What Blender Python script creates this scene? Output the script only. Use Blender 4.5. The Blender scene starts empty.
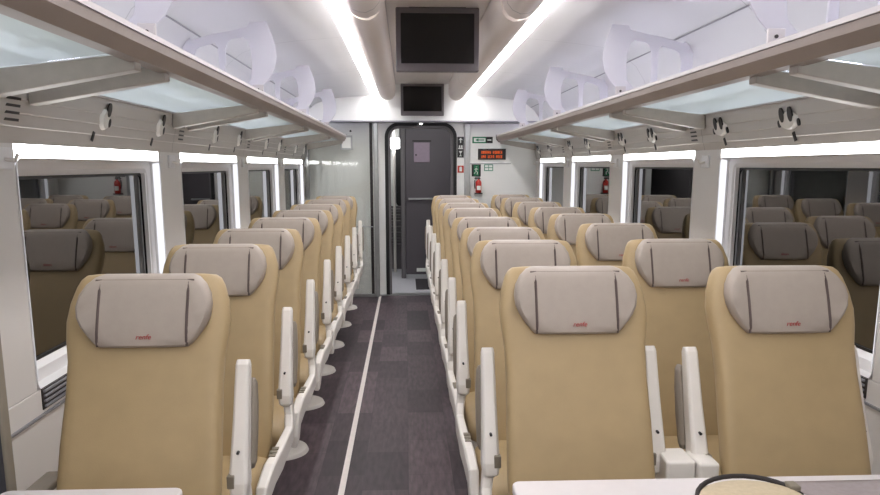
import bpy, bmesh, math, random
from mathutils import Matrix, Vector

sc = bpy.context.scene
col = sc.collection
random.seed(4)

# ------------------------------------------------------------ camera
H = 1.58
cd = bpy.data.cameras.new('camera')
cam = bpy.data.objects.new('camera', cd)
col.objects.link(cam)
cd.sensor_width = 36.0
cd.lens = 750.0 * 36.0 / 880.0
cd.shift_x = 0.0
cd.shift_y = 54.5 / 880.0
cd.clip_start = 0.05
R = ((0.99900664, -0.00795084, 0.04384655),
     (-0.04456159, -0.17824638, 0.98297634),
     (0.0, -0.98395377, -0.17842362))
cam.matrix_world = Matrix(((R[0][0], -R[0][1], -R[0][2], 0.0),
                           (R[1][0], -R[1][1], -R[1][2], 0.0),
                           (R[2][0], -R[2][1], -R[2][2], H),
                           (0, 0, 0, 1)))
sc.camera = cam

# ------------------------------------------------------------ world, exposure
w = bpy.data.worlds.new('night')
sc.world = w
w.use_nodes = True
w.node_tree.nodes['Background'].inputs[0].default_value = (0.02, 0.022, 0.03, 1)
w.node_tree.nodes['Background'].inputs[1].default_value = 0.1
sc.view_settings.view_transform = 'Standard'
sc.view_settings.look = 'None'
sc.view_settings.gamma = 1
sc.view_settings.use_curve_mapping = False
sc.view_settings.exposure = 1.0
L_CEIL, L_WIN, L_RACK, L_VEST = 10.5, 6.0, 5.0, 7.0      # strengths of the lamps of the car

# ------------------------------------------------------------ materials
def lin(c):
    return tuple(((v / 255) / 12.92 if v / 255 <= 0.04045 else ((v / 255 + 0.055) / 1.055) ** 2.4) for v in c) + (1,)

def mat(name, rgb, rough=0.5, metal=0.0, noise=0.0, nscale=30, bump=0.0, bscale=200, spec=0.5, coat=0.0):
    m = bpy.data.materials.new(name)
    m.use_nodes = True
    nt = m.node_tree
    b = nt.nodes['Principled BSDF']
    b.inputs['Base Color'].default_value = lin(rgb)
    b.inputs['Roughness'].default_value = rough
    b.inputs['Metallic'].default_value = metal
    b.inputs['Specular IOR Level'].default_value = spec
    b.inputs['Coat Weight'].default_value = coat
    tc = nt.nodes.new('ShaderNodeTexCoord')
    if noise:
        n = nt.nodes.new('ShaderNodeTexNoise'); n.inputs['Scale'].default_value = nscale
        n.inputs['Detail'].default_value = 4
        nt.links.new(tc.outputs['Object'], n.inputs['Vector'])
        r = nt.nodes.new('ShaderNodeMapRange')
        r.inputs[1].default_value = 0.3; r.inputs[2].default_value = 0.7
        r.inputs[3].default_value = 1 - noise; r.inputs[4].default_value = 1 + noise
        nt.links.new(n.outputs[0], r.inputs[0])
        mx = nt.nodes.new('ShaderNodeVectorMath'); mx.operation = 'SCALE'
        mx.inputs[0].default_value = lin(rgb)[:3]
        nt.links.new(r.outputs[0], mx.inputs['Scale'])
        nt.links.new(mx.outputs[0], b.inputs['Base Color'])
    if bump:
        n2 = nt.nodes.new('ShaderNodeTexNoise'); n2.inputs['Scale'].default_value = bscale
        nt.links.new(tc.outputs['Object'], n2.inputs['Vector'])
        bp = nt.nodes.new('ShaderNodeBump'); bp.inputs['Strength'].default_value = bump
        bp.inputs['Distance'].default_value = 0.002
        nt.links.new(n2.outputs[0], bp.inputs['Height'])
        nt.links.new(bp.outputs[0], b.inputs['Normal'])
    return m

def emis(name, rgb, strength):
    m = bpy.data.materials.new(name); m.use_nodes = True
    nt = m.node_tree; nt.nodes.clear()
    e = nt.nodes.new('ShaderNodeEmission'); e.inputs[0].default_value = lin(rgb); e.inputs[1].default_value = strength
    o = nt.nodes.new('ShaderNodeOutputMaterial'); nt.links.new(e.outputs[0], o.inputs[0])
    return m

def seamed(name, rgb, pitch, offs, rough=0.45, wid=0.004, dark=0.55):
    """plastic lining with joints across the car"""
    m = mat(name, rgb, rough, noise=0.02, nscale=2)
    nt = m.node_tree; b = nt.nodes['Principled BSDF']
    src = b.inputs['Base Color'].links[0].from_socket
    tc = nt.nodes.new('ShaderNodeTexCoord'); sp = nt.nodes.new('ShaderNodeSeparateXYZ')
    nt.links.new(tc.outputs['Object'], sp.inputs[0])
    a = nt.nodes.new('ShaderNodeMath'); a.operation = 'ADD'; a.inputs[1].default_value = -offs + 20 * pitch
    nt.links.new(sp.outputs[1], a.inputs[0])
    d = nt.nodes.new('ShaderNodeMath'); d.operation = 'MODULO'; d.inputs[1].default_value = pitch
    nt.links.new(a.outputs[0], d.inputs[0])
    l = nt.nodes.new('ShaderNodeMath'); l.operation = 'LESS_THAN'; l.inputs[1].default_value = wid
    nt.links.new(d.outputs[0], l.inputs[0])
    mx = nt.nodes.new('ShaderNodeMixRGB'); mx.inputs[2].default_value = tuple(v * dark for v in lin(rgb)[:3]) + (1,)
    nt.links.new(l.outputs[0], mx.inputs[0]); nt.links.new(src, mx.inputs[1])
    nt.links.new(mx.outputs[0], b.inputs['Base Color'])
    return m

M_tan = mat('tan_leather', (173, 150, 111), 0.5, noise=0.035, nscale=14, bump=0.15, bscale=350)
M_grey = mat('grey_headrest_leather', (167, 155, 144), 0.5, noise=0.03, nscale=30, bump=0.15, bscale=400)
M_seam = mat('dark_seam', (92, 78, 74), 0.7)
M_white = mat('white_plastic', (232, 227, 220), 0.35, noise=0.01)
M_pad = mat('armrest_pad_grey', (138, 128, 116), 0.5, noise=0.04)
M_hinge = mat('hinge_grey', (128, 120, 106), 0.45)
M_black = mat('black_plastic', (22, 20, 22), 0.4)
M_red = mat('logo_red', (160, 44, 46), 0.5)
M_wall = mat('wall_lining', (222, 218, 214), 0.4, noise=0.015, nscale=3)
M_wallg = mat('end_wall_lining', (238, 238, 235), 0.35, noise=0.015, nscale=3)
M_panel = seamed('service_panel', (196, 189, 182), 1.72, 2.26, 0.4, 0.006)
M_ceil = seamed('ceiling_lining', (206, 205, 207), 1.72, 1.6, 0.42, 0.008, 0.72)
M_roll = seamed('duct_cover', (228, 218, 208), 3.44, 3.86, 0.5, 0.012)
M_chan = mat('channel_lining', (190, 186, 182), 0.5, noise=0.02, nscale=3)
M_rail = mat('rack_metal', (150, 138, 130), 0.4, 0.3, noise=0.05, nscale=6)
M_railtop = mat('rack_edge_white', (200, 194, 194), 0.35)
M_brk = mat('bracket_metal', (176, 168, 158), 0.4, 0.1, noise=0.05, nscale=25)
M_frame = mat('window_frame_white', (228, 226, 226), 0.3)
M_gasket = mat('black_gasket', (18, 18, 20), 0.5)
M_steel = mat('brushed_steel', (178, 180, 180), 0.32, 0.85, noise=0.05, nscale=20)
M_door = mat('dark_grey_door', (88, 83, 88), 0.5, noise=0.03, nscale=5)
M_vest = mat('vestibule_lining', (110, 106, 108), 0.5, noise=0.05, nscale=6)
M_vfloor = mat('light_threshold', (196, 196, 202), 0.45, noise=0.04)
M_mat = mat('dark_mat', (52, 48, 52), 0.8, noise=0.1, nscale=60)
M_line = mat('white_floor_line', (226, 218, 212), 0.5, noise=0.04, nscale=25)
M_screen = mat('screen_black', (10, 10, 12), 0.12)
M_bezel = mat('screen_bezel', (104, 98, 100), 0.45)
M_table = mat('table_white', (226, 220, 220), 0.35, noise=0.015)
M_beige = mat('bag_beige', (196, 180, 152), 0.7, noise=0.06, nscale=80, bump=0.4, bscale=300)
M_cloth = mat('grey_cloth', (158, 148, 148), 0.85, noise=0.06, nscale=60, bump=0.4, bscale=250)
M_strap = mat('dark_strap', (44, 38, 38), 0.6)
M_slat = mat('grille_grey', (150, 150, 156), 0.45, 0.3)
M_green = mat('sign_green', (30, 120, 80), 0.5)
M_signw = mat('sign_white', (232, 236, 230), 0.5)
M_signr = mat('sign_red', (196, 62, 44), 0.5)
M_ext = mat('extinguisher_red', (186, 44, 34), 0.3)
M_orange = emis('display_orange', (255, 110, 50), 0.45)
M_paper = mat('notice_mauve', (150, 134, 148), 0.6, noise=0.04)
M_curt = mat('draught_panel_dark', (58, 60, 70), 0.6, noise=0.08, nscale=20)
M_trimb = mat('panel_trim_beige', (148, 140, 126), 0.5)
E_ceil = emis('ceiling_strip_glow', (255, 253, 255), L_CEIL)
E_win = emis('window_strip_glow', (255, 255, 255), L_WIN)
E_side = emis('window_side_strip_glow', (248, 248, 255), 0.55)
E_rack = emis('rack_strip_glow', (236, 233, 255), L_RACK)
E_vest = emis('vestibule_glow', (250, 250, 250), L_VEST)
E_dot = emis('door_lamp_glow', (255, 255, 245), 6)

# dark night window glass
M_glass = mat('night_window_glass', (12, 12, 12), 0.015)
M_glass.node_tree.nodes['Principled BSDF'].inputs['IOR'].default_value = 2.3
# shelf glass: satin, greenish-blue
def satin(name, rgb, trans=0.5, rough=0.3):
    m = bpy.data.materials.new(name); m.use_nodes = True
    nt = m.node_tree; nt.nodes.clear()
    o = nt.nodes.new('ShaderNodeOutputMaterial')
    t = nt.nodes.new('ShaderNodeBsdfTranslucent'); t.inputs[0].default_value = lin(rgb)
    d = nt.nodes.new('ShaderNodeBsdfDiffuse'); d.inputs[0].default_value = lin(rgb)
    tr = nt.nodes.new('ShaderNodeBsdfTransparent'); tr.inputs[0].default_value = lin(rgb)
    g = nt.nodes.new('ShaderNodeBsdfGlossy'); g.inputs['Roughness'].default_value = rough
    m1 = nt.nodes.new('ShaderNodeMixShader'); m1.inputs[0].default_value = 0.3
    nt.links.new(t.outputs[0], m1.inputs[1]); nt.links.new(d.outputs[0], m1.inputs[2])
    m2 = nt.nodes.new('ShaderNodeMixShader'); m2.inputs[0].default_value = trans
    nt.links.new(m1.outputs[0], m2.inputs[1]); nt.links.new(tr.outputs[0], m2.inputs[2])
    m3 = nt.nodes.new('ShaderNodeMixShader'); m3.inputs[0].default_value = 0.06
    nt.links.new(m2.outputs[0], m3.inputs[1]); nt.links.new(g.outputs[0], m3.inputs[2])
    nt.links.new(m3.outputs[0], o.inputs[0])
    return m
M_shelf = satin('shelf_glass', (214, 221, 219), 0.2)
M_div = satin('divider_acrylic', (228, 227, 232), 0.12)
M_part = satin('partition_glass', (252, 253, 252), 0.97, 0.04)

# floor: dark vinyl planks
def floor_mat():
    m = bpy.data.materials.new('dark_plank_vinyl'); m.use_nodes = True
    nt = m.node_tree; b = nt.nodes['Principled BSDF']; b.inputs['Roughness'].default_value = 0.55
    tc = nt.nodes.new('ShaderNodeTexCoord')
    mp = nt.nodes.new('ShaderNodeMapping'); mp.inputs['Rotation'].default_value = (0, 0, math.pi / 2)
    nt.links.new(tc.outputs['Object'], mp.inputs[0])
    br = nt.nodes.new('ShaderNodeTexBrick')
    br.inputs['Scale'].default_value = 1.0
    br.inputs['Brick Width'].default_value = 0.5; br.inputs['Row Height'].default_value = 0.23
    br.inputs['Mortar Size'].default_value = 0.0012
    br.inputs['Color1'].default_value = lin((90, 74, 80)); br.inputs['Color2'].default_value = lin((48, 37, 43))
    br.inputs['Mortar'].default_value = lin((48, 40, 46)); br.inputs['Bias'].default_value = 0.0
    br.offset = 0.37
    nt.links.new(mp.outputs[0], br.inputs[0])
    n = nt.nodes.new('ShaderNodeTexNoise'); n.inputs['Scale'].default_value = 5; n.inputs['Detail'].default_value = 8
    mp2 = nt.nodes.new('ShaderNodeMapping'); mp2.inputs['Scale'].default_value = (9, 1.6, 1)
    nt.links.new(tc.outputs['Object'], mp2.inputs[0]); nt.links.new(mp2.outputs[0], n.inputs[0])
    r = nt.nodes.new('ShaderNodeMapRange'); r.inputs[1].default_value = 0.3; r.inputs[2].default_value = 0.7
    r.inputs[3].default_value = 0.6; r.inputs[4].default_value = 1.4
    nt.links.new(n.outputs[0], r.inputs[0])
    s = nt.nodes.new('ShaderNodeVectorMath'); s.operation = 'SCALE'
    nt.links.new(br.outputs[0], s.inputs[0]); nt.links.new(r.outputs[0], s.inputs['Scale'])
    nt.links.new(s.outputs[0], b.inputs['Base Color'])
    return m
M_floor = floor_mat()

# ------------------------------------------------------------ helpers
class MB:
    def __init__(s): s.v = []; s.f = []; s.smooth = False
    def box(s, a, b):
        x0, x1 = sorted((a[0], b[0])); y0, y1 = sorted((a[1], b[1])); z0, z1 = sorted((a[2], b[2]))
        n = len(s.v)
        s.v += [(x0,y0,z0),(x1,y0,z0),(x1,y1,z0),(x0,y1,z0),(x0,y0,z1),(x1,y0,z1),(x1,y1,z1),(x0,y1,z1)]
        s.f += [tuple(n+i for i in q) for q in ((0,3,2,1),(4,5,6,7),(0,1,5,4),(1,2,6,5),(2,3,7,6),(3,0,4,7))]
        return s
    def quad(s, *p):
        n = len(s.v); s.v += [tuple(q) for q in p]; s.f.append(tuple(range(n, n + len(p)))); return s
    def loft(s, rings, caps=True, closed=True, loop=False):
        n0 = len(s.v); k = len(rings[0])
        for r in rings: s.v += [tuple(p) for p in r]
        m = len(rings)
        for i in range(m if loop else m - 1):
            a = n0 + i * k; b = n0 + ((i + 1) % m) * k
            for j in range(k if closed else k - 1):
                j2 = (j + 1) % k
                s.f.append((a + j, a + j2, b + j2, b + j))
        if caps and not loop:
            s.f.append(tuple(n0 + j for j in range(k)))
            s.f.append(tuple(n0 + (m - 1) * k + j for j in range(k)))
        return s
    def tube(s, path, r, n=10):
        rr = r if isinstance(r, (list, tuple)) else [r] * len(path)
        rings = []; P = [Vector(p) for p in path]
        for i, p in enumerate(P):
            t = (P[min(i + 1, len(P) - 1)] - P[max(i - 1, 0)]).normalized()
            up = Vector((0, 0, 1)) if abs(t.z) < 0.9 else Vector((1, 0, 0))
            a = t.cross(up).normalized(); b = t.cross(a)
            rings.append([p + (a * math.cos(q * 2 * math.pi / n) + b * math.sin(q * 2 * math.pi / n)) * rr[i] for q in range(n)])
        s.loft(rings); s.smooth = True
        return s
    def cyl(s, c, r0, r1, h, n=28):
        rings = [[(c[0] + r * math.cos(q * 2 * math.pi / n), c[1] + r * math.sin(q * 2 * math.pi / n), c[2] + z) for q in range(n)] for r, z in ((r0, 0), (r1, h))]
        return s.loft(rings)

def obj(name, mb, m, parent=None, bevel=0.0, smooth=None, subd=0, **props):
    me = bpy.data.meshes.new(name)
    me.from_pydata(mb.v, [], mb.f)
    bm = bmesh.new(); bm.from_mesh(me)
    bmesh.ops.recalc_face_normals(bm, faces=bm.faces)
    sm = mb.smooth if smooth is None else smooth
    for f in bm.faces: f.smooth = sm
    if sm:
        for e in bm.edges:
            if len(e.link_faces) == 2 and e.calc_face_angle(0) > 0.9: e.smooth = False
    bm.to_mesh(me); bm.free()
    me.materials.append(m)
    o = bpy.data.objects.new(name, me); col.objects.link(o)
    if parent is not None: o.parent = parent
    if bevel:
        b = o.modifiers.new('bevel', 'BEVEL'); b.width = bevel; b.segments = 3; b.limit_method = 'ANGLE'; b.angle_limit = 0.6
    if subd:
        b = o.modifiers.new('sub', 'SUBSURF'); b.levels = subd; b.render_levels = subd
    for k, v in props.items(): o[k] = v
    return o

def thing(name, label, cat, loc=(0, 0, 0), group=None):
    o = bpy.data.objects.new(name, None); o.empty_display_size = 0.1
    col.objects.link(o); o.location = loc
    o['label'] = label; o['category'] = cat
    if group: o['group'] = group
    return o
def tag(o, label, cat, group=None):
    o['label'] = label; o['category'] = cat
    if group: o['group'] = group
    return o
def struct(name, mb, m, bevel=0.0, parent=None, **k):
    o = obj(name, mb, m, parent, bevel, **k)
    if parent is None: o['kind'] = 'structure'
    return o
def rrect(y0, y1, z0, z1, r, n=6):
    pts = []
    for cy, cz, a0 in ((y1 - r, z1 - r, 0), (y0 + r, z1 - r, 90), (y0 + r, z0 + r, 180), (y1 - r, z0 + r, 270)):
        for i in range(n + 1):
            a = math.radians(a0 + 90 * i / n)
            pts.append((cy + r * math.cos(a), cz + r * math.sin(a)))
    return pts
def text_mesh(body, size, m, name, parent, loc, rot, shear=0.0, bold=0.0, align='CENTER', depth=0.0008):
    cu = bpy.data.curves.new(name, 'FONT'); cu.body = body; cu.size = size; cu.align_x = align; cu.shear = shear
    cu.extrude = depth; cu.offset = bold; cu.resolution_u = 3
    tmp = bpy.data.objects.new('tmp', cu)
    me = bpy.data.meshes.new_from_object(tmp)
    bpy.data.objects.remove(tmp)
    me.materials.clear(); me.materials.append(m)
    o = bpy.data.objects.new(name, me); col.objects.link(o)
    o.location = loc; o.rotation_euler = rot
    if parent is not None: o.parent = parent
    return o

SIDES = {'left': (-1.20, 1), 'right': (1.58, -1)}
Y0, Y1 = -2.6, 9.2                    # the saloon behind the camera to the end wall
PITCH = 1.72
OPEN = [(2.40 + PITCH * k, 3.77 + PITCH * k) for k in range(-2, 4)]
def X(side, u): return SIDES[side][0] + SIDES[side][1] * u

# ------------------------------------------------------------ floor and shell
f = MB().box((-1.35, Y0, -0.06), (1.75, 9.16, 0.0))
struct('floor', f, M_floor)
struct('trim_1', MB().box((-0.345, Y0, 0.0), (-0.315, 9.14, 0.003)), M_line)   # white line
f = MB().box((-1.35, 9.16, -0.06), (1.75, 9.32, 0.012))
struct('trim_2', f, M_steel)

for side in SIDES:
    x = lambda u: X(side, u)
    mb = MB()
    mb.box((x(0), Y0, 0.0), (x(-0.16), Y1 + .1, 0.86))                      # below the windows
    edges = [Y0] + [v for o in OPEN for v in o] + [Y1 + .1]
    for i in range(0, len(edges), 2):
        mb.box((x(0), edges[i], 0.86), (x(-0.16), edges[i + 1], 1.665))     # pillars
    mb.box((x(-0.05), Y0, 1.66), (x(-0.16), Y1 + .1, 1.83))
    struct('wall_' + side, mb, M_wall, bevel=0.004)
    # service panel over the windows
    zb = 1.648 if side == 'left' else 1.662
    prof = [(0.0, zb), (0.008, 1.697), (0.012, 1.700), (0.017, 1.737), (0.021, 1.740), (0.026, 1.777), (0.030, 1.780), (0.036, 1.82), (0.035, 1.845), (-0.05, 1.845), (-0.05, zb)]
    mb = MB().loft([[(x(u), y, z) for u, z in prof] for y in (Y0, Y1)])
    struct('trim_3' if side == 'left' else 'trim_4', mb, M_panel)
    # horizontal joint and skirting
    mb = MB().box((x(0.0), Y0, 0.772), (x(0.008), Y1, 0.780))
    struct('trim_5' if side == 'left' else 'trim_6', mb, M_slat)
    struct('baseboard_' + side, MB().box((x(0.0), Y0, 0.0), (x(0.02), Y1, 0.12)), M_slat, bevel=0.004)

# ceiling (one lining with its curved sides)
def side_prof():
    return [(-0.02, 1.845), (-0.02, 2.0), (0.01, 2.13), (0.07, 2.22), (0.16, 2.29), (0.30, 2.34), (0.50, 2.365), (0.80, 2.392)]
pl = [(X('left', u), z) for u, z in side_prof()]
pr = [(X('right', u), z) for u, z in side_prof()][::-1]
mid = [(X('left', .80), 2.43), (X('left', .885), 2.43), (X('left', .89), 2.525), (X('right', .89), 2.525), (X('right', .885), 2.43), (X('right', .80), 2.43)]
prof = pl + mid + pr
mb = MB()
mb.loft([[(a, y, b) for a, b in prof] for y in (Y0, 9.2)], caps=False, closed=False)
outer = [(a, y, 2.72) for y in (Y0, 9.2) for a in (-1.4, 1.8)]
ce = struct('ceiling', mb, M_ceil, smooth=True)
sol = ce.modifiers.new('thick', 'SOLIDIFY'); sol.thickness = 0.03; sol.offset = 1
# rolls of the duct either side of the channel
for i, side in enumerate(SIDES):
    rp = [(0.888, 2.50), (0.886, 2.41), (0.892, 2.385), (0.91, 2.358), (0.94, 2.334), (0.975, 2.320), (1.01, 2.317), (1.05, 2.335), (1.075, 2.365), (1.085, 2.41), (1.085, 2.522), (0.888, 2.522)]
    for j, (ya, yb) in enumerate(((Y0, 4.06), (4.13, 8.93))):
        mb = MB().loft([[(X(side, 0.985 + (u - 0.985) * k), y, 2.43 + (z - 2.43) * (k if z < 2.5 else 1)) for u, z in rp] for y, k in ((ya, .9), (ya + .04, 1), (yb - .05, 1), (yb - .015, .93), (yb, .8))])
        struct('trim_%d' % (7 + 2 * i + j), mb, M_roll, smooth=True)
struct('trim_20', MB().box((-0.11, Y0, 2.512), (0.49, 8.99, 2.52)), mat('channel_brightening', (240, 236, 230), .5, noise=.01))  # added panel; its paler colour stands in for light in the channel
# soffit above the end wall
mb = MB().box((-1.26, 9.0, 2.10), (1.64, 9.2, 2.62))
struct('trim_11', mb, M_wallg, bevel=0.006)
struct('trim_12', MB().box((-1.2, 8.985, 2.085), (1.58, 9.2, 2.10)), M_slat, bevel=0.002)
# back wall behind the camera
struct('wall_back', MB().box((-1.4, Y0 - .1, 0), (1.8, Y0, 2.7)), M_wall)
# end wall with the doorway
mb = MB()
mb.box((-1.35, 9.2, 0), (-0.24, 9.3, 2.1)); mb.box((0.60, 9.2, 0), (1.72, 9.3, 2.1)); mb.box((-1.35, 9.2, 2.08), (1.72, 9.3, 2.62))
# corner fillets of the opening
for sx, xc in ((1, -0.24), (-1, 0.60)):
    r = 0.16; pts = [(xc, 2.08)]
    for q in range(9):
        a = math.radians(90 * q / 8)
        pts.append((xc + sx * (r - r * math.sin(a)), 2.08 - r + r * math.cos(a)))
    mb.loft([[(a, y, b) for a, b in pts] for y in (9.2, 9.3)])
struct('wall_end', mb, M_wallg)
# black rubber rim round the doorway
def doorway(inset):
    a, b, t = -0.24 + inset, 0.60 - inset, 2.08 - inset
    r = 0.16 - inset; pts = [(a, 0.0)]
    for q in range(9):
        an = math.radians(90 * q / 8); pts.append((a + r - r * math.cos(an), t - r + r * math.sin(an)))
    for q in range(9):
        an = math.radians(90 * q / 8); pts.append((b - r + r * math.sin(an), t - r + r * math.cos(an)))
    pts.append((b, 0.0)); return pts
o_, i_ = doorway(-0.012), doorway(0.028)
mb = MB()
rings = [[(a[0], 9.185, a[1]), (a[0], 9.30, a[1]), (b[0], 9.30, b[1]), (b[0], 9.185, b[1])] for a, b in zip(o_, i_)]
mb.loft(rings)
dr = struct('trim_13', mb, M_gasket)
o_, i_ = doorway(0.028), doorway(0.055)
mb = MB().loft([[(a[0], 9.215, a[1]), (a[0], 9.30, a[1]), (b[0], 9.30, b[1]), (b[0], 9.215, b[1])] for a, b in zip(o_, i_)])
struct('trim_14', mb, M_vest)
# post right of the door
struct('trim_15', MB().box((0.705, 9.17, 0.0), (0.775, 9.2, 2.085)), M_steel, bevel=0.008)
struct('trim_16', MB().box((0.775, 9.188, 1.604), (1.27, 9.2, 1.612)), M_slat)

# ------------------------------------------------------------ vestibule beyond the door
mb = MB()
mb.box((-0.95, 9.3, -0.06), (1.25, 13.2, 0.0))
struct('floor_vestibule', mb, M_vfloor)
mb = MB().box((-1.0, 9.3, 0), (-0.95, 13.2, 2.3)); mb.box((1.25, 9.3, 0), (1.30, 13.2, 2.3)); mb.box((-1.0, 13.2, 0), (1.3, 13.25, 2.3))
struct('wall_vestibule', mb, M_vest)
struct('ceiling_vestibule', MB().box((-1.0, 9.3, 2.3), (1.3, 13.2, 2.35)), M_wallg)
tag(obj('door_mat', MB().box((0.12, 9.62, 0.0), (0.9, 10.5, 0.012)), M_mat, bevel=.004), 'dark mat on the light floor just beyond the doorway', 'mat')
# dark leaf
d = bpy.data.objects.new('door_1', None); col.objects.link(d); d['kind'] = 'structure'; d.location = (0.0, 10.6, 0)
obj('door_leaf', MB().box((-0.01, 0, 0.06), (0.80, 0.06, 2.12)), M_door, d, bevel=0.012)
obj('door_edge', MB().box((-0.075, 0.01, 0.0), (-0.012, 0.10, 2.14)), M_vest, d, bevel=0.01)
obj('handle_bar', MB().box((0.03, -0.035, 1.115), (0.42, -0.012, 1.14)).box((0.05,-0.015,1.12),(0.07,0.0,1.135)).box((0.38,-0.015,1.12),(0.40,0.0,1.135)), M_steel, d, bevel=0.004)
obj('kick_plate', MB().box((0.14, -0.008, 0.10), (0.36, 0.0, 0.15)), M_signw, d)
nf = obj('notice_frame', MB().box((0.11, -0.012, 1.63), (0.33, 0.0, 1.90)), M_paper, d, bevel=0.004)
obj('notice_clip', MB().box((0.09, -0.018, 1.91), (0.35, -0.004, 1.93)), M_strap, nf)
obj('notice_lock', MB().cyl((0.14, 0, 0), 0.012, 0.012, 0.006), M_strap, nf).matrix_local = Matrix.Translation((0, -0.012, 1.73)) @ Matrix.Rotation(math.pi/2, 4, 'X')
# passage to the next car, left of the leaf
mb = MB().box((-0.62, 12.0, 0.0), (-0.10, 12.08, 2.2))
ps = struct('wall_passage', mb, M_wallg, bevel=0.01)
mb = MB().loft([[(a, y, b) for a, b in rrect(-0.16, 0.02, 0.95, 1.95, 0.07)] for y in (11.965, 12.0)])
struct('window_20', mb, M_gasket)
gp = thing('gangway_bellows', 'grey pleated bellows low in the passage beyond the doorway', 'bellows', (-0.2, 11.6, 0))
mb = MB()
for k in range(14):
    mb.box((-0.45, 0.0 + (0.03 if k % 2 else 0), 0.35 + k * 0.045), (0.18, 0.10, 0.35 + k * 0.045 + 0.038))
obj('pleats', mb, M_vest, gp, bevel=0.006)
obj('frame', MB().box((-0.47, 0.02, 0.0), (0.2, 0.09, 0.35)), M_vest, gp, bevel=.005)
for n, xx in enumerate((-0.285, -0.175)):
    tag(obj('grab_pole', MB().tube([(xx, 11.3, 0.0), (xx, 11.3, 2.3)], 0.022, 14), M_white), ('left' if n == 0 else 'right') + ' one of two pale poles seen through the doorway', 'pole', 'poles in the passage')
tag(obj('passage_lamp', MB().box((-0.42, 11.2, 1.83), (-0.09, 11.28, 1.98)), E_vest, bevel=.01), 'glowing white lamp box seen at upper left through the doorway', 'lamp')
tag(obj('vestibule_lamp', MB().box((-0.3, 9.7, 2.285), (0.7, 9.9, 2.30)), E_vest), 'flat lamp on the ceiling just beyond the doorway', 'lamp')
tag(obj('passage_fill_lamp', MB().box((-0.8, 10.9, 2.285), (-0.15, 11.15, 2.30)), E_vest), 'added fill lamp on the ceiling over the passage beyond the dark door', 'lamp')  # added fill light to brighten the dark passage
dl = thing('doorway_lamp', 'tiny round lamp above the doorway', 'lamp', (0.18, 9.15, 2.07))
obj('lens', MB().cyl((0, 0, 0.0), 0.018, 0.022, 0.012), E_dot, dl)
obj('rim', MB().cyl((0, 0, 0.006), 0.03, 0.032, 0.01), M_slat, dl)

# ------------------------------------------------------------ windows
wn = 0
for side in SIDES:
    x = lambda u: X(side, u)
    dz = -0.018 if side == 'left' else 0.0
    for k, (a, b) in enumerate(OPEN):
        wn += 1
        w_ = bpy.data.objects.new('window_%d' % wn, None); col.objects.link(w_); w_['kind'] = 'structure'
        ga, gb = a + 0.065, b - 0.055; gz0, gz1 = 0.925, 1.572 + 1.4 * dz
        outer = rrect(a, b, 0.86, 1.622 + dz, 0.03); inner = rrect(ga, gb, gz0, gz1, 0.035)
        mid_ = rrect(a + .004, b - .004, 0.864, 1.618 + dz, 0.03); in2 = rrect(ga - .022, gb + .022, gz0 - .022, gz1 + .022, 0.045)
        mb = MB().loft([[(x(0.004), p[0], p[1]) for p in outer], [(x(-0.045), p[0], p[1]) for p in mid_], [(x(-0.05), p[0], p[1]) for p in in2], [(x(-0.068), p[0], p[1]) for p in inner],
                        [(x(-0.09), p[0], p[1]) for p in inner], [(x(-0.09), p[0], p[1]) for p in outer]], caps=False, loop=True)
        obj('window_frame', mb, M_frame, w_)
        gi = rrect(ga + .011, gb - .011, gz0 + .011, gz1 - .011, 0.03)
        mb = MB().loft([[(x(-0.066), p[0], p[1]) for p in inner], [(x(-0.066), p[0], p[1]) for p in gi], [(x(-0.078), p[0], p[1]) for p in gi], [(x(-0.078), p[0], p[1]) for p in inner]], caps=False, loop=True)
        obj('gasket', mb, M_gasket, w_)
        mb = MB().loft([[(x(-0.072), p[0], p[1]) for p in inner], [(x(-0.082), p[0], p[1]) for p in inner]])
        obj('window_pane', mb, M_glass, w_)
        # blind track at the far side inside the recess
        mb = MB().box((x(-0.045), gb - .03, gz0), (x(-0.062), gb - .018, gz1))
        obj('blind_track', mb, M_frame, w_)
        # strip lamp over the window
        lab = ('left', 'right')[side == 'right']
        pos = ['behind the camera', 'beside the tables', 'nearest in view', 'second in view', 'third in view', 'farthest down the car'][k]
        t = tag(obj('window_lamp', MB().box((x(-0.004), a + .006, 1.624 + dz), (x(-0.045), b - .006, 1.664 + dz * .6)), E_win), 'glowing white strip lamp over %s window %s' % (lab, pos), 'lamp', 'strip lamps over the %s windows' % side)
        for ya, yb in ((a + .001, a + .010), (b - .010, b - .001)):
            obj('side_strip', MB().box((x(0.0), ya, 0.90), (x(-0.03), yb, 1.618 + dz)), E_side, t)
        # heater grille under the window
        if 2 <= k <= 5:
            g = thing('heater_grille', 'slatted grey grille under the %s window %s' % (lab, pos), 'grille', (x(0), a + .03, 0.79), 'heater grilles under the %s windows' % side)
            s = SIDES[side][1]
            for q in range(4):
                obj('slat', MB().box((s * .001, 0, 0.006 + q * .017), (s * 0.010, 1.25, 0.014 + q * .017)), M_slat, g, bevel=0.002)
            obj('backing', MB().box((0, -0.01, 0.0), (s * 0.003, 1.26, 0.072)), M_strap, g)
# coat hooks on the pillars
for side in SIDES:
    s = SIDES[side][1]
    for k in range(5):
        y = 2.40 - 0.175 + PITCH * k
        if k == 0: y = 2.32
        h = thing('coat_hook', 'small white coat hook high on the %s pillar %s' % (side, ['nearest the camera', 'after the nearest window', 'after the second window', 'after the third window', 'by the end wall'][k]), 'hook', (X(side, 0), y, 1.60), 'coat hooks on the %s pillars' % side)
        obj('plate', MB().box((0, -0.045, -0.03), (s * .012, 0.045, 0.035)), M_frame, h, bevel=.004)
        obj('hook', MB().tube([(s * .012, 0, 0.0), (s * .04, 0, -0.005), (s * .05, 0, 0.015)], 0.006), M_white, h)

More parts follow.
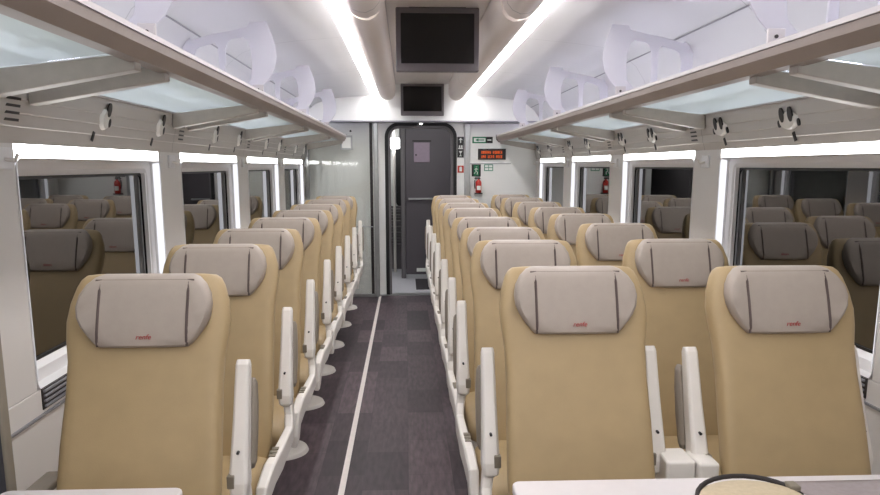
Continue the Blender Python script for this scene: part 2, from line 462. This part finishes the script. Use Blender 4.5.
# ------------------------------------------------------------ ceiling strip lamps
for side in SIDES:
    mb = MB().loft([[(X(side, u), y, z) for u, z in ((0.806, 2.391), (0.882, 2.388), (0.882, 2.428), (0.803, 2.428))] for y in (Y0 + .02, 8.98)])
    tag(obj('ceiling_lamp', mb, E_ceil), 'long glowing white strip lamp along the ceiling, %s of the screens' % side, 'lamp', 'ceiling strip lamps')
    mb = MB().box((X(side, -0.015), Y0 + .05, 1.93), (X(side, 0.0), 8.95, 1.975))
    tag(obj('rack_lamp', mb, E_rack), 'cool white strip lamp behind the %s luggage rack' % side, 'lamp', 'strip lamps behind the racks')
    # joint line of the upper side lining
    mb = MB().tube([(X(side, 0.115), Y0 + .05, 2.253), (X(side, 0.115), 8.98, 2.253)], 0.004, 6)
    struct('trim_%d' % (17 if side == 'left' else 18), mb, M_slat)

# ------------------------------------------------------------ luggage racks
for side in SIDES:
    s = SIDES[side][1]
    rk = thing('luggage_rack', 'long %s overhead luggage rack with glass shelf over the windows' % side, 'luggage rack', (X(side, 0), 0, 0))
    P = lambda u, y, z: (s * u, y, z)
    # front rail: white top lip, brown-grey sloped underside
    pf = [(0.500, 1.925), (0.497, 1.900), (0.475, 1.866), (0.440, 1.862), (0.435, 1.885), (0.470, 1.905), (0.485, 1.925)]
    mb = MB().loft([[P(u, y, z) for u, z in pf] for y in (Y0 + .05, 9.1)])
    obj('front_rail', mb, M_rail, rk)
    pf = [(0.503, 1.940), (0.503, 1.926), (0.470, 1.926), (0.470, 1.936), (0.490, 1.942)]
    mb = MB().loft([[P(u, y, z) for u, z in pf] for y in (Y0 + .05, 9.1)])
    obj('top_lip', mb, M_railtop, rk)
    obj('end_cap', MB().loft([[P(u, y, z) for u, z in [(0.505, 1.945), (0.500, 1.89), (0.475, 1.86), (0.435, 1.855), (0.43, 1.90), (0.46, 1.945)]] for y in (9.1, 9.125)]), M_strap, rk)
    ys = []
    for k in range(-1, 5):
        for yb in (2.215 + PITCH * k, 2.475 + PITCH * k):
            if yb > 9.1: continue
            ys.append(yb)
            # tapering bracket
            r0 = [P(0.036, yb - .030, 1.766), P(0.036, yb + .030, 1.766), P(0.036, yb + .030, 1.838), P(0.036, yb - .030, 1.838)]
            r1 = [P(0.455, yb - .026, 1.842), P(0.455, yb + .026, 1.842), P(0.455, yb + .026, 1.888), P(0.455, yb - .026, 1.888)]
            obj('bracket', MB().loft([r0, r1]), M_brk, rk, bevel=0.004)
    ys = [Y0 + .1] + sorted(ys) + [9.08]
    for a, b in zip(ys[:-1], ys[1:]):
        if b - a < 0.06: continue
        r0 = [P(0.05, a + .022, 1.842), P(0.05, b - .022, 1.842), P(0.05, b - .022, 1.850), P(0.05, a + .022, 1.850)]
        r1 = [P(0.445, a + .022, 1.892), P(0.445, b - .022, 1.892), P(0.445, b - .022, 1.900), P(0.445, a + .022, 1.900)]
        obj('shelf_glass', MB().loft([r0, r1]), M_shelf, rk)
    obj('rear_edge', MB().box(P(0.036, Y0 + .1, 1.838), P(0.052, 9.08, 1.852)), M_railtop, rk)
    # slender rods lying in the shelf
    # acrylic dividers standing on the rack
    outl = [(0.400, 1.95), (0.440, 1.985), (0.485, 2.03), (0.515, 2.08), (0.528, 2.14), (0.522, 2.20), (0.508, 2.25), (0.482, 2.318), (0.395, 2.312), (0.385, 2.290),
            (0.30, 2.270), (0.20, 2.252), (0.09, 2.222), (0.085, 2.245), (0.04, 2.240), (0.04, 1.93), (0.25, 1.935), (0.40, 1.94)]
    h1 = [(0.370, 2.005), (0.392, 2.03), (0.400, 2.10), (0.398, 2.17), (0.385, 2.22), (0.360, 2.240), (0.30, 2.228), (0.280, 2.215), (0.266, 2.18), (0.262, 2.10), (0.264, 2.00), (0.28, 1.975), (0.31, 1.972), (0.345, 1.98)]
    h2 = [(0.228, 1.99), (0.231, 2.10), (0.228, 2.19), (0.210, 2.210), (0.14, 2.190), (0.115, 2.175), (0.104, 2.14), (0.10, 2.05), (0.104, 1.985), (0.12, 1.968), (0.20, 1.965)]
    bm = bmesh.new()
    def loopv(pts):
        vs = [bm.verts.new(P(u, 0, z)) for u, z in pts]
        return [bm.edges.new((vs[i], vs[(i + 1) % len(vs)])) for i in range(len(vs))]
    es = loopv(outl) + loopv(h1) + loopv(h2)
    bmesh.ops.triangle_fill(bm, edges=es, use_beauty=True)
    me = bpy.data.meshes.new('rack_divider'); 
    r_ = bmesh.ops.extrude_face_region(bm, geom=bm.faces[:])
    for v in [g for g in r_['geom'] if isinstance(g, bmesh.types.BMVert)]: v.co.y += 0.012
    bmesh.ops.recalc_face_normals(bm, faces=bm.faces); bm.to_mesh(me); bm.free()
    me.materials.append(M_div)
    for k in range(-1, 4):
        o = bpy.data.objects.new('rack_divider', me); col.objects.link(o); o.parent = rk
        o.location = (0, 2.40 + PITCH * k, 0); o['label'] = 'milky white cut-out divider plate standing on the rack'
        f_ = obj('divider_foot', MB().box(P(0.40, -0.012, 1.936), P(0.455, 0.0, 2.0)).box(P(.40, -0.03, 1.936), P(.455, 0.03, 1.944)), M_railtop, o, bevel=0.003)
        obj('foot_bolt', MB().tube([P(0.43, -0.014, 1.975), P(0.43, -0.018, 1.975)], 0.006, 8), M_strap, f_)

# ------------------------------------------------------------ lamps, vents on the service panels
def PP(side, y, v, n):
    du, dz = 0.035, 0.16; L = math.hypot(du, dz)
    n = n + .003; u = du * v + dz / L * n; z = 1.66 + dz * v - du / L * n
    return (X(side, u), y, z)
def disc(side, y, v, ry, rv, n0, n1, tilt=0.0, seg=18, k=1.0):
    rings = []
    for n, kk in ((n0, 1.0), (n1, k)):
        rg = []
        for q in range(seg):
            a = q * 2 * math.pi / seg; p = ry * kk * math.cos(a); r = rv * kk * math.sin(a)
            rg.append(PP(side, y + p * math.cos(tilt) - r * math.sin(tilt) * 0.16, v + (p * math.sin(tilt) + r * math.cos(tilt)) / 0.16, n))
        rings.append(rg)
    return MB().loft(rings)
names = ['over the nearest window', 'over the second window', 'over the third window', 'over the farthest window', 'beside the tables']
for side in SIDES:
    for k in range(-1, 4):
        for half, dy in (('nearer', 0.0), ('farther', 0.67)):
            y = 3.06 + dy + PITCH * k
            t = bpy.data.objects.new('reading_light', None); col.objects.link(t)
            tag(t, '%s of two reading lights on the %s panel %s' % (half, side, names[k]), 'reading light', 'reading lights on the %s panel' % side)
            o = PP(side, y, 0.6, 0); t.location = o
            def part(nm, mb, m, par=None, **kw):
                mb.v = [(a - o[0], b - o[1], c - o[2]) for a, b, c in mb.v]
                return obj(nm, mb, m, par or t, **kw)
            if side == 'right':
                part('housing', disc(side, y, 0.64, 0.074, 0.038, -0.002, 0.012, k=.8), M_white, smooth=False)
                for q in (-1, 1):
                    part('lens', disc(side, y + q * 0.034, 0.80, 0.019, 0.030, 0.008, 0.014, tilt=0.25), M_black)
                    part('button', disc(side, y + q * 0.078, 0.58, 0.010, 0.015, 0.000, 0.006, tilt=0.25), M_black)
                part('seat_number_plate', disc(side, y - 0.03, 0.24, 0.022, 0.028, 0.0, 0.003, seg=4, tilt=math.pi / 4), M_black)
            else:
                part('housing', disc(side, y, 0.62, 0.040, 0.042, -0.002, 0.012, k=.8), M_white)
                part('lens', disc(side, y + 0.014, 0.86, 0.019, 0.027, 0.008, 0.014, tilt=0.2), M_black)
                part('button', disc(side, y + 0.030, 0.56, 0.011, 0.017, 0.006, 0.014, tilt=0.2), M_black)
                part('seat_number_plate', disc(side, y - 0.085, 0.20, 0.021, 0.028, 0.0, 0.003, seg=4, tilt=math.pi / 4), M_black)
        y = 2.37 + PITCH * k
        t = bpy.data.objects.new('air_vent', None); col.objects.link(t); o = PP(side, y, 0.6, 0); t.location = o
        tag(t, 'slotted air vent on the %s panel before the lights %s' % (side, names[k]), 'vent', 'air vents on the %s panel' % side)
        for q in range(5):
            mb = MB().loft([[PP(side, y - .042 , 0.34 + q * .13, n), PP(side, y + .042, 0.34 + q * .13, n), PP(side, y + .042, 0.39 + q * .13, n), PP(side, y - .035, 0.39 + q * .13, n)] for n in (0, 0.002)])
            mb.v = [(a - o[0], b - o[1], c - o[2]) for a, b, c in mb.v]
            obj('slot', mb, M_black, t)

# ------------------------------------------------------------ screens
def screen(y, zc, lab, wd=0.50, ht=0.37):
    t = thing('monitor', lab, 'monitor', (0.195, y, zc))
    mb = MB().box((-wd/2, 0, -ht/2), (wd/2, 0.05, ht/2))
    obj('bezel', mb, M_bezel, t, bevel=0.008)
    obj('screen', MB().box((-wd/2 + .03, -0.003, -ht/2 + .048), (wd/2 - .03, 0.004, ht/2 - .035)), M_screen, t)
    obj('rear_housing', MB().box((-wd/2 + .03, .05, -ht/2 + .06), (wd/2 - .03, .075, ht/2 - .01)), M_strap, t, bevel=.006)
    arch = [(-0.17, ht/2 - .005)] + [(-0.17 + 0.34 * q / 8, ht/2 + .008 + 0.014 * math.sin(math.pi * q / 8)) for q in range(9)] + [(0.17, ht/2 - .005)]
    obj('mount', MB().loft([[(a, yy, b) for a, b in arch] for yy in (0.005, 0.06)]).box((-0.03, .03, ht/2), (.03, .05, 2.524 - zc)), M_strap, t)
    return t
screen(4.70, 2.325, 'large dark screen hanging from the ceiling channel, nearer one')
screen(8.93, 2.335, 'smaller looking dark screen above the doorway', 0.50, 0.36)

# ------------------------------------------------------------ glass partition at the left end
gp = thing('glass_partition', 'greenish glass partition with steel post left of the doorway', 'partition', (-0.33, 9.1, 0))
obj('glass', MB().box((-0.84, 0, 0.04), (-0.055, 0.012, 2.08)), M_part, gp)
obj('post', MB().box((-0.055, -0.02, 0), (0.0, 0.03, 2.085)), M_steel, gp, bevel=.01)
obj('post', MB().box((-0.10, -0.012, 0.03), (-0.066, 0.0, 2.08)), M_strap, gp, bevel=.003)
obj('bottom_rail', MB().box((-0.84, -0.015, 0), (-0.055, 0.025, 0.04)), M_steel, gp, bevel=.004)
obj('wall_channel', MB().box((-0.86, -0.015, 0.0), (-0.82, 0.03, 2.08)), M_steel, gp, bevel=.004)
obj('grab_rail', MB().tube([(-0.80, -0.02, 0.86), (-0.07, -0.02, 0.86)], 0.006), M_steel, gp)

# ------------------------------------------------------------ signs on the end wall
def plate(name, x0, x1, z0, z1, m, lab, cat='sign', yf=9.196, th=.004):
    t = thing(name, lab, cat, ((x0 + x1) / 2, yf, (z0 + z1) / 2))
    obj('plate', MB().box((-(x1 - x0) / 2, -th, -(z1 - z0) / 2), ((x1 - x0) / 2, th, (z1 - z0) / 2)), m, t, bevel=0.002)
    return t
# three pictograms (arrow, toilet, glass) on a black strip
t = plate('pictogram_sign', 0.618, 0.698, 1.68, 1.925, M_black, 'black strip with three white pictograms right of the doorway', yf=9.194)
mb = MB().box((-.006, -.007, .05), (.006, -.004, .10)).loft([[(a, y, b) for a, b in ((-.024, .085), (.024, .085), (0, .112))] for y in (-.007, -.004)]); obj('arrow', mb, M_signw, t)
mb = MB().box((-.028, -.007, -.022), (.028, -.004, -.008)).box((-.02, -.007, -.006), (-.004, -.004, .022)).box((.006, -.007, -.006), (.022, -.004, .022)); obj('pictogram', mb, M_signw, t)
mb = MB().loft([[(a, y, b) for a, b in ((-.022, -.045), (.022, -.045), (0, -.078))] for y in (-.007, -.004)]).box((-.003, -.007, -.10), (.003, -.004, -.07)).box((-.014, -.007, -.105), (.014, -.004, -.099)); obj('pictogram', mb, M_signw, t)
t = plate('alarm_sign', 0.622, 0.698, 1.50, 1.585, M_signr, 'small red sign under the black pictogram strip', yf=9.194)
obj('pictogram', MB().box((-.016, -.007, -.026), (.016, -.004, .022)).box((-.006, -.007, .022), (.012, -.004, .03)), M_signw, t)
t = plate('exit_sign', 0.80, 1.045, 1.85, 1.925, M_green, 'green and black emergency exit sign above the display')
obj('white_field', MB().box((-.105, -.006, -.022), (.035, -.003, .022)), M_signw, t)
mb = MB().loft([[(a, y, b) for a, b in ((-.09, 0), (-.05, .018), (-.05, .006), (.02, .006), (.02, -.006), (-.05, -.006), (-.05, -.018))] for y in (-.0075, -.005)]); obj('arrow', mb, M_green, t)
obj('black_field', MB().box((.042, -.006, -.037), (.122, -.003, .037)), M_black, t)
obj('pictogram', MB().box((.058, -.0075, -.006), (.106, -.005, .006)), M_signw, t)
# LED display
t = plate('information_display', 0.868, 1.205, 1.655, 1.785, M_black, 'black electronic display with two lines of orange characters', 'display', yf=9.19, th=.01)
random.seed(7)
for row, (z, n) in enumerate(((0.022, 13), (-0.030, 13))):
    mb = MB()
    for c in range(n):
        if (row, c) in ((0, 6), (1, 3), (1, 8)): continue
        x0 = -0.128 + c * 0.0200
        # dot-built capital letters, too small to read
        mb.box((x0, -.013, z - .016), (x0 + .004, -.010, z + .016))
        if random.random() < .7: mb.box((x0, -.013, z + .011), (x0 + .013, -.010, z + .016))
        if random.random() < .6: mb.box((x0, -.013, z - .016), (x0 + .013, -.010, z - .011))
        if random.random() < .6: mb.box((x0, -.013, z - .0025), (x0 + .012, -.010, z + .0025))
        if random.random() < .6: mb.box((x0 + .010, -.013, z - .016), (x0 + .014, -.010, z + .016))
    obj('text_line', mb, M_orange, t)
# running man + green plate + extinguisher
t = plate('escape_sign', 0.795, 0.905, 1.455, 1.60, M_black, 'dark green escape sign with white running figure above the extinguisher')
obj('green_field', MB().box((-.032, -.006, -.062), (.032, -.003, .062)), M_green, t)
mb = MB().tube([(.002, -.008, .044), (.002, -.0085, .046)], .010, 10); mb.tube([(.0, -.008, .03), (-.006, -.008, -.005)], .007, 8); mb.tube([(-.006, -.008, -.005), (.014, -.008, -.022), (.012, -.008, -.048)], .005, 8)
mb.tube([(-.006, -.008, -.005), (-.016, -.008, -.026), (-.026, -.008, -.04)], .005, 8); mb.tube([(-.022, -.008, .012), (-.002, -.008, .026), (.018, -.008, .010)], .004, 8)
obj('running_figure', mb, M_signw, t)
t = plate('instruction_sign', 0.945, 1.055, 1.52, 1.60, mat('sign_pale_green', (84, 150, 122), .5), 'small pale green sign right of the running figure')
obj('field', MB().box((-.045, -.006, .004), (-.004, -.003, .03)).box((.004, -.006, .004), (.045, -.003, .03)).box((-.045, -.006, -.03), (-.004, -.003, -.004)).box((.004, -.006, -.03), (.045, -.003, -.004)), M_signw, t)
t = thing('fire_extinguisher', 'small red fire extinguisher on the end wall right of the doorway', 'fire extinguisher', (0.875, 9.15, 1.26))
mb = MB(); n = 18; rings = []
for z, r in ((0, .030), (.006, .036), (.12, .036), (.14, .030), (.152, .014), (.165, .012)):
    rings.append([(r * math.cos(q * 2 * math.pi / n), r * math.sin(q * 2 * math.pi / n), z) for q in range(n)])
mb.loft(rings); mb.smooth = True; obj('cylinder', mb, M_ext, t)
obj('handle', MB().box((-.05, -.008, .165), (.022, .008, .178)).box((-.045, -.006, .182), (.018, .006, .192)), M_black, t, bevel=.002)
obj('hose', MB().tube([(-.02, 0, .172), (-.048, -.005, .15), (-.05, -.008, .10), (-.044, -.01, .05)], .006, 8), M_black, t)
obj('label', MB().loft([[(.0365 * math.sin(math.radians(a)), -.0365 * math.cos(math.radians(a)), z) for a in range(-40, 41, 10)] for z in (.035, .085)], caps=False, closed=False), M_signw, t)
obj('bracket', MB().box((-.045, -.036, -.012), (.045, .05, -.001)).box((-.012, .034, .0), (.012, .046, .15)), M_strap, t)
t = plate('wall_frame', -0.775, -0.63, 1.765, 1.935, M_steel, 'small silver framed notice at the end of the left rack', 'notice', yf=9.09)
obj('notice', MB().box((-.052, -.006, -.062), (.052, -.003, .062)), M_wallg, t)
tag(obj('camera_dot', MB().cyl((0, 0, 0), .012, .012, .012), M_black), 'tiny black sensor on the wall above the small framed notice', 'sensor').matrix_world = Matrix.Translation((-0.65, 9.1, 1.985)) @ Matrix.Rotation(math.pi / 2, 4, 'X')
# small emergency box on soffit, joint lines on the end wall
struct('trim_19', MB().box((-1.2, 9.19, 0.0), (-1.17, 9.2, 2.085)), M_slat)

# ------------------------------------------------------------ seats
def arc_sec(hw, yf, th, z, bol=0.0, e=0.55, n=32, skew=0.0):
    """rounded-rectangle section of the backrest; front at -Y side, side bolsters reach forward"""
    pts = []
    for q in range(n):
        a = q * 2 * math.pi / n
        c, s_ = math.cos(a), math.sin(a)
        px = hw * math.copysign(abs(c) ** e, c)
        py = th / 2 * math.copysign(abs(s_) ** 0.6, s_)
        t_ = abs(px) / hw
        f_ = bol * max(0, t_ - 0.62) ** 1.3 / 0.28 if py < 0 else 0
        pts.append((px, yf + th / 2 + py - f_, z + skew * py))
    return pts

def make_seat(kind, label):
    t = thing('train_seat', label, 'seat')
    # front line of the backrest: y at height z
    fy = lambda z: -0.30 + 0.30 * (z - 0.46) / (1.26 - 0.46)
    lv = [(0.44, .212, .07, .00), (0.50, .222, .09, .01), (0.62, .226, .10, .018), (0.80, .224, .10, .020), (0.93, .221, .10, .014), (1.02, .224, .10, .010),
          (1.08, .232, .10, .012), (1.13, .236, .10, .010), (1.18, .230, .095, .006), (1.225, .216, .085, .003), (1.245, .206, .068, 0), (1.256, .192, .045, 0), (1.260, .160, .02, 0)]
    mb = MB().loft([arc_sec(hw, fy(z) + (0.10 - th) * .4, th, z, bl * 1.2) for z, hw, th, bl in lv])
    mb.smooth = True
    obj('backrest', mb, M_tan, t)
    # rear shell
    lv2 = [(0.36, .200), (0.42, .208), (0.60, .205), (0.9, .196), (1.05, .198), (1.12, .20), (1.16, .19), (1.175, .17)]
    mb = MB().loft([arc_sec(hw, fy(z) + .082, .045, z) for z, hw in lv2]); mb.smooth = True
    obj('back_shell', mb, M_white, t)
    # headrest pad (D-shaped ears, front face a little forward)
    half = [(0.0, 1.264), (.06, 1.264), (.128, 1.264), (.150, 1.257), (.172, 1.238), (.188, 1.212), (.194, 1.18), (.190, 1.150), (.178, 1.122), (.160, 1.096), (.142, 1.074), (.128, 1.062), (.06, 1.060)]
    ol = half + [(0.0, 1.060)] + [(-a, b) for a, b in half[::-1] if a > 0]
    cx, cz = 0.0, 1.163
    rings = []
    for k, dpt in ((0.96, 0.03), (1.0, .012), (1.0, -.008), (0.965, -.024), (0.90, -.034), (0.72, -.038), (.4, -.040), (.1, -.040)):
        rg = []
        for a, b in ol:
            xx = a * (1 - (1 - k) * .6) if k > .8 else a * k; zz = cz + (b - cz) * (1 - (1 - k) * 1.1 if k > .8 else k)
            ear = 0.9 * max(0, abs(xx) - 0.125) ** 1.35
            rg.append((xx, fy(zz) + 0.012 + dpt - ear + (0.10 * 0), zz))
        rings.append(rg)
    mb = MB().loft(rings); mb.smooth = True
    pad = obj('headrest_pad', mb, M_grey, t, smooth=True)
    for sx in (-1, 1):
        pts = [(sx * .127, fy(z) + .012 - .0405 - 0.002 + bulge, z) for z, bulge in ((1.256, .022), (1.244, .010), (1.222, .0035), (1.16, .0018), (1.105, .0035), (1.084, .008), (1.068, .017))]
        obj('seam', MB().tube(pts, .0042, 8), M_seam, pad)
    pts = [(a, fy(1.25) + 0.012 - .030, 1.2500) for a in (-.142, -.07, 0, .07, .142)]
    obj('seam', MB().tube(pts, .0042, 8), M_seam, pad)
    # the little red word
    ang = math.atan2(0.30, 0.80)
    text_mesh('renfe', 0.021, M_red, 'logo', pad, (0.006, fy(1.090) - 0.0305, 1.090), (math.pi / 2 - ang + .03, 0, 0), shear=0.25, bold=0.0)
    # cushion
    lvx = [(-.225, .03), (-.235, .0), (-.20, .0)]
    rings = []
    for y, z0, z1, hw in ((-.25, .34, .455, .225), (-.30, .33, .47, .238), (-.45, .335, .475, .24), (-.62, .34, .478, .24), (-.72, .345, .47, .235), (-.755, .36, .45, .225), (-.765, .385, .425, .21)):
        rg = []
        for q in range(24):
            a = q * 2 * math.pi / 24; c, s_ = math.cos(a), math.sin(a)
            rg.append((hw * math.copysign(abs(c) ** .45, c), y, (z0 + z1) / 2 + (z1 - z0) / 2 * math.copysign(abs(s_) ** .55, s_)))
        rings.append(rg)
    mb = MB().loft(rings); mb.smooth = True
    obj('seat_cushion', mb, M_tan, t)
    obj('seat_pan', MB().box((-.21, -.70, .29), (.21, -.16, .345)), M_white, t, bevel=.02)
    # pedestal with round foot plate
    ped = obj('pedestal', MB().loft([[(a * .05 + (.03 if kind == 'single' else 0), -.0 + b * .06, .02) for a, b in ((-1, -1), (1, -1), (1, 1), (-1, 1))], [(a * .07, -.28 + b * .12, .30) for a, b in ((-1, -1), (1, -1), (1, 1), (-1, 1))]]), M_white, t, bevel=.015)
    obj('foot_plate', MB().cyl((0.05 if kind == 'single' else 0.0, 0.16, 0.0), .155, .145, .022, 40), M_white, ped, bevel=.004)
    # armrests, folded up
    BX = .268
    if kind == 'single': BX = .260
    def bar(sx, raised=True):
        if raised:
            rings = []
            for yy, zz, hx, hy in ((-.052, .600, .012, .016), (-.055, .610, .024, .030), (-.045, .645, .029, .038), (-.025, .71, .026, .034), (.02, .82, .0235, .030), (.055, .92, .022, .026), (.075, .978, .021, .024), (.080, .993, .018, .018)):
                rings.append([(sx * BX + a * hx, yy - .04 + b * hy, zz - b * hy * .25) for a, b in ((-1, -.7), (-.7, -1), (.7, -1), (1, -.7), (1, .7), (.7, 1), (-.7, 1), (-1, .7))])
            a_ = obj('armrest', MB().loft(rings), M_white, t, bevel=.003)
            rings = []
            for yy, zz, hx, hy in ((.030, .66, .010, .010), (.028, .68, .017, .022), (.055, .76, .019, .026), (.085, .85, .018, .024), (.105, .91, .014, .018), (.108, .925, .008, .010)):
                rings.append([(sx * (BX + .019) + a * hx, yy - .04 + b * hy, zz) for a, b in ((-1, -.5), (-.5, -1), (.5, -1), (1, -.5), (1, .5), (.5, 1), (-.5, 1), (-1, .5))])
            obj('arm_pad', MB().loft(rings), M_pad, a_, bevel=.003, label='grey padding behind the raised armrest')
            obj('screw', MB().tube([(sx * BX, -.101, .742), (sx * BX, -.088, .7425)], .0045, 10), M_black, a_)
            obj('hinge_cap', MB().box((sx * (BX - .031), -.125, .640), (sx * (BX - .009), -.095, .680)), M_hinge, a_, bevel=.003)
        else:
            a_ = obj('armrest', MB().box((sx * .262, -.33, .625), (sx * .315, -.02, .655)), M_white, t, bevel=.01)
            obj('arm_pad', MB().box((sx * .259, -.30, .652), (sx * .318, -.06, .685)), M_pad, a_, bevel=.014)
    def shell(sx):
        path = [(-.05, .66, .015, .03), (-.055, .60, .018, .034), (-.08, .545, .018, .034), (-.15, .500, .017, .034), (-.42, .498, .019, .042), (-.56, .50, .020, .044), (-.66, .47, .019, .046), (-.70, .40, .018, .04), (-.705, .36, .012, .03)]
        rings = []
        for i, (yy, zz, hx, hz) in enumerate(path):
            p0 = path[max(0, i - 1)]; p1 = path[min(len(path) - 1, i + 1)]
            dy, dz = p1[0] - p0[0], p1[1] - p0[1]; l = math.hypot(dy, dz); ny, nz = -dz / l, dy / l
            sxx = BX + (.0, .004, .012, .018, .018, .012, .006, .004, .004)[i]
            rings.append([(sx * sxx + a * hx, yy + b * hz * ny, zz + b * hz * nz) for a, b in ((-1, -.8), (-.7, -1), (.7, -1), (1, -.8), (1, .8), (.7, 1), (-.7, 1), (-1, .8))])
        sh = obj('side_panel', MB().loft(rings), M_white, t, bevel=.004)
        mb = MB()
        for q in range(3): mb.box((sx * (BX - .002), -.50 + q * .035, .538), (sx * (BX + .022), -.478 + q * .035, .5455))
        obj('recline_buttons', mb, M_hinge, sh)
    if kind == 'single':
        bar(1); shell(1); bar(-1, False)
    else:
        bar(1); bar(-1); shell(1); shell(-1)
    if kind == 'aisle':
        obj('centre_console', MB().box((.270, -.19, .45), (.362, -.07, .680)), M_white, t, bevel=.01, label='white console between the two seats')
    if kind == 'window':
        obj('armrest_mount', MB().box((-.302, -.19, .45), (-.238, -.07, .680)), M_white, t, bevel=.01)
    return t

def copy_tree(o, parent=None):
    c = o.copy(); col.objects.link(c)
    if parent is not None:
        c.parent = parent
    for ch in list(kids[o.name]): copy_tree(ch, c)
    return c
ordn = ['nearest the camera', 'second from the camera', 'third from the camera', 'fourth from the camera', 'fifth from the camera', 'sixth from the camera', 'seventh from the camera', 'farthest by the end wall']
rows = {
 'single': (-0.765, [2.23, 3.10, 3.88, 4.73, 5.55, 6.40, 7.28, 8.20], 'tan seat with grey headrest in the single left column, '),
 'aisle':  (0.53, [2.35, 3.22, 3.92, 4.72, 5.75, 6.58, 7.44, 8.28], 'tan seat with grey headrest beside the aisle on the right, '),
 'window': (1.197, [2.33, 3.24, 4.17, 5.04, 5.86, 6.75, 7.65, 8.50], 'tan seat with grey headrest at the right windows, '),
}
kids = {}
for kind, (xx, ylist, lab) in rows.items():
    proto = make_seat(kind, lab + ordn[0])
    proto['group'] = {'single': 'single seats along the left windows', 'aisle': 'seats beside the aisle on the right', 'window': 'seats along the right windows'}[kind]
    kids = {}
    for o in bpy.data.objects:
        kids.setdefault(o.name, [])
        if o.parent: kids.setdefault(o.parent.name, []).append(o)
    for i, y in enumerate(ylist):
        o = proto if i == 0 else copy_tree(proto)
        dx = {'single': 0.0, 'aisle': -0.022 if i else 0.0, 'window': -0.01 if i else 0.0}[kind]
        o.location = (xx + dx, y, 0)
        o['label'] = lab + ordn[i]

# ------------------------------------------------------------ tables in the foreground
def table(x0, x1, lab):
    t = thing('table', lab, 'table', ((x0 + x1) / 2, 1.65, 0))
    hw = (x1 - x0) / 2
    ol = rrect(-hw, hw, -0.30, 0.30, 0.025)
    rings = [[(a, b, z) for a, b in ol] for z in (0.69, 0.72)]
    obj('table_top', MB().loft(rings), M_table, t, bevel=.006)
    obj('table_leg', MB().box((-.04, -.28, 0.02), (.04, -.21, .69)), M_slat, t, bevel=.01)
    obj('foot', MB().box((-.12, -.30, 0.0), (.12, -.18, .02)), M_slat, t, bevel=.006)
    return t
table(-1.09, -0.610, 'small white table at bottom left before the single seat')
table(0.285, 1.50, 'wide white table at bottom right before the two seats')
# bag and grey cloth on the right table
bg = thing('shoulder_bag', 'rounded beige bag with dark strap lying on the right table', 'bag', (0.885, 1.77, 0.721))
rings = []
for z, k in ((0.0, .92), (.012, 1.0), (.020, .97), (.028, .86), (.033, .65), (.035, .3)):
    rings.append([(0.142 * k * math.cos(q * 2 * math.pi / 32), 0.106 * k * math.sin(q * 2 * math.pi / 32), z) for q in range(32)])
mb = MB().loft(rings); mb.smooth = True
obj('bag_body', mb, M_beige, bg)
pts = [(0.140 * math.cos(math.radians(a)), 0.105 * math.sin(math.radians(a)), .012 + .022 * math.sin(math.radians(a))) for a in range(10, 191, 12)]
obj('strap', MB().tube(pts, .0065, 10), M_strap, bg)
obj('buckle', MB().box((.112, .025, .020), (.140, .065, .036)), M_hinge, bg, bevel=.004)
mb = MB(); nx, ny = 18, 10; g = []
for j in range(ny + 1):
    row = []
    for i in range(nx + 1):
        u_, v_ = i / nx, j / ny
        x_ = 1.02 + 0.12 * (1 - v_) + u_ * (0.43 - 0.12 * (1 - v_)); y_ = 1.60 + v_ * 0.305
        e_ = min(1, min(u_, 1 - u_, v_, 1 - v_) * 8 + .1)
        row.append((x_, y_, 0.7225 + e_ * (.008 + .003 * math.sin(7 * u_ + 3 * v_))))
    g.append(row)
mb.loft(g, caps=False, closed=False); mb.smooth = True
c = tag(obj('folded_cloth', mb, M_cloth), 'grey cloth lying on the right table beside the beige bag', 'cloth')
c.modifiers.new('t', 'SOLIDIFY').thickness = 0.0015

# dark panel at the extreme left
dp = thing('draught_screen', 'dark panel with beige edge at the left margin beside the left table', 'screen', (-1.2, 1.80, 0))
obj('panel', MB().box((0.0, 0, 0.0), (0.035, 0.30, 1.12)), M_curt, dp, bevel=.004)
obj('edge_trim', MB().box((0.0, 0.30, 0.0), (0.042, 0.345, 1.13)), M_trimb, dp, bevel=.008)
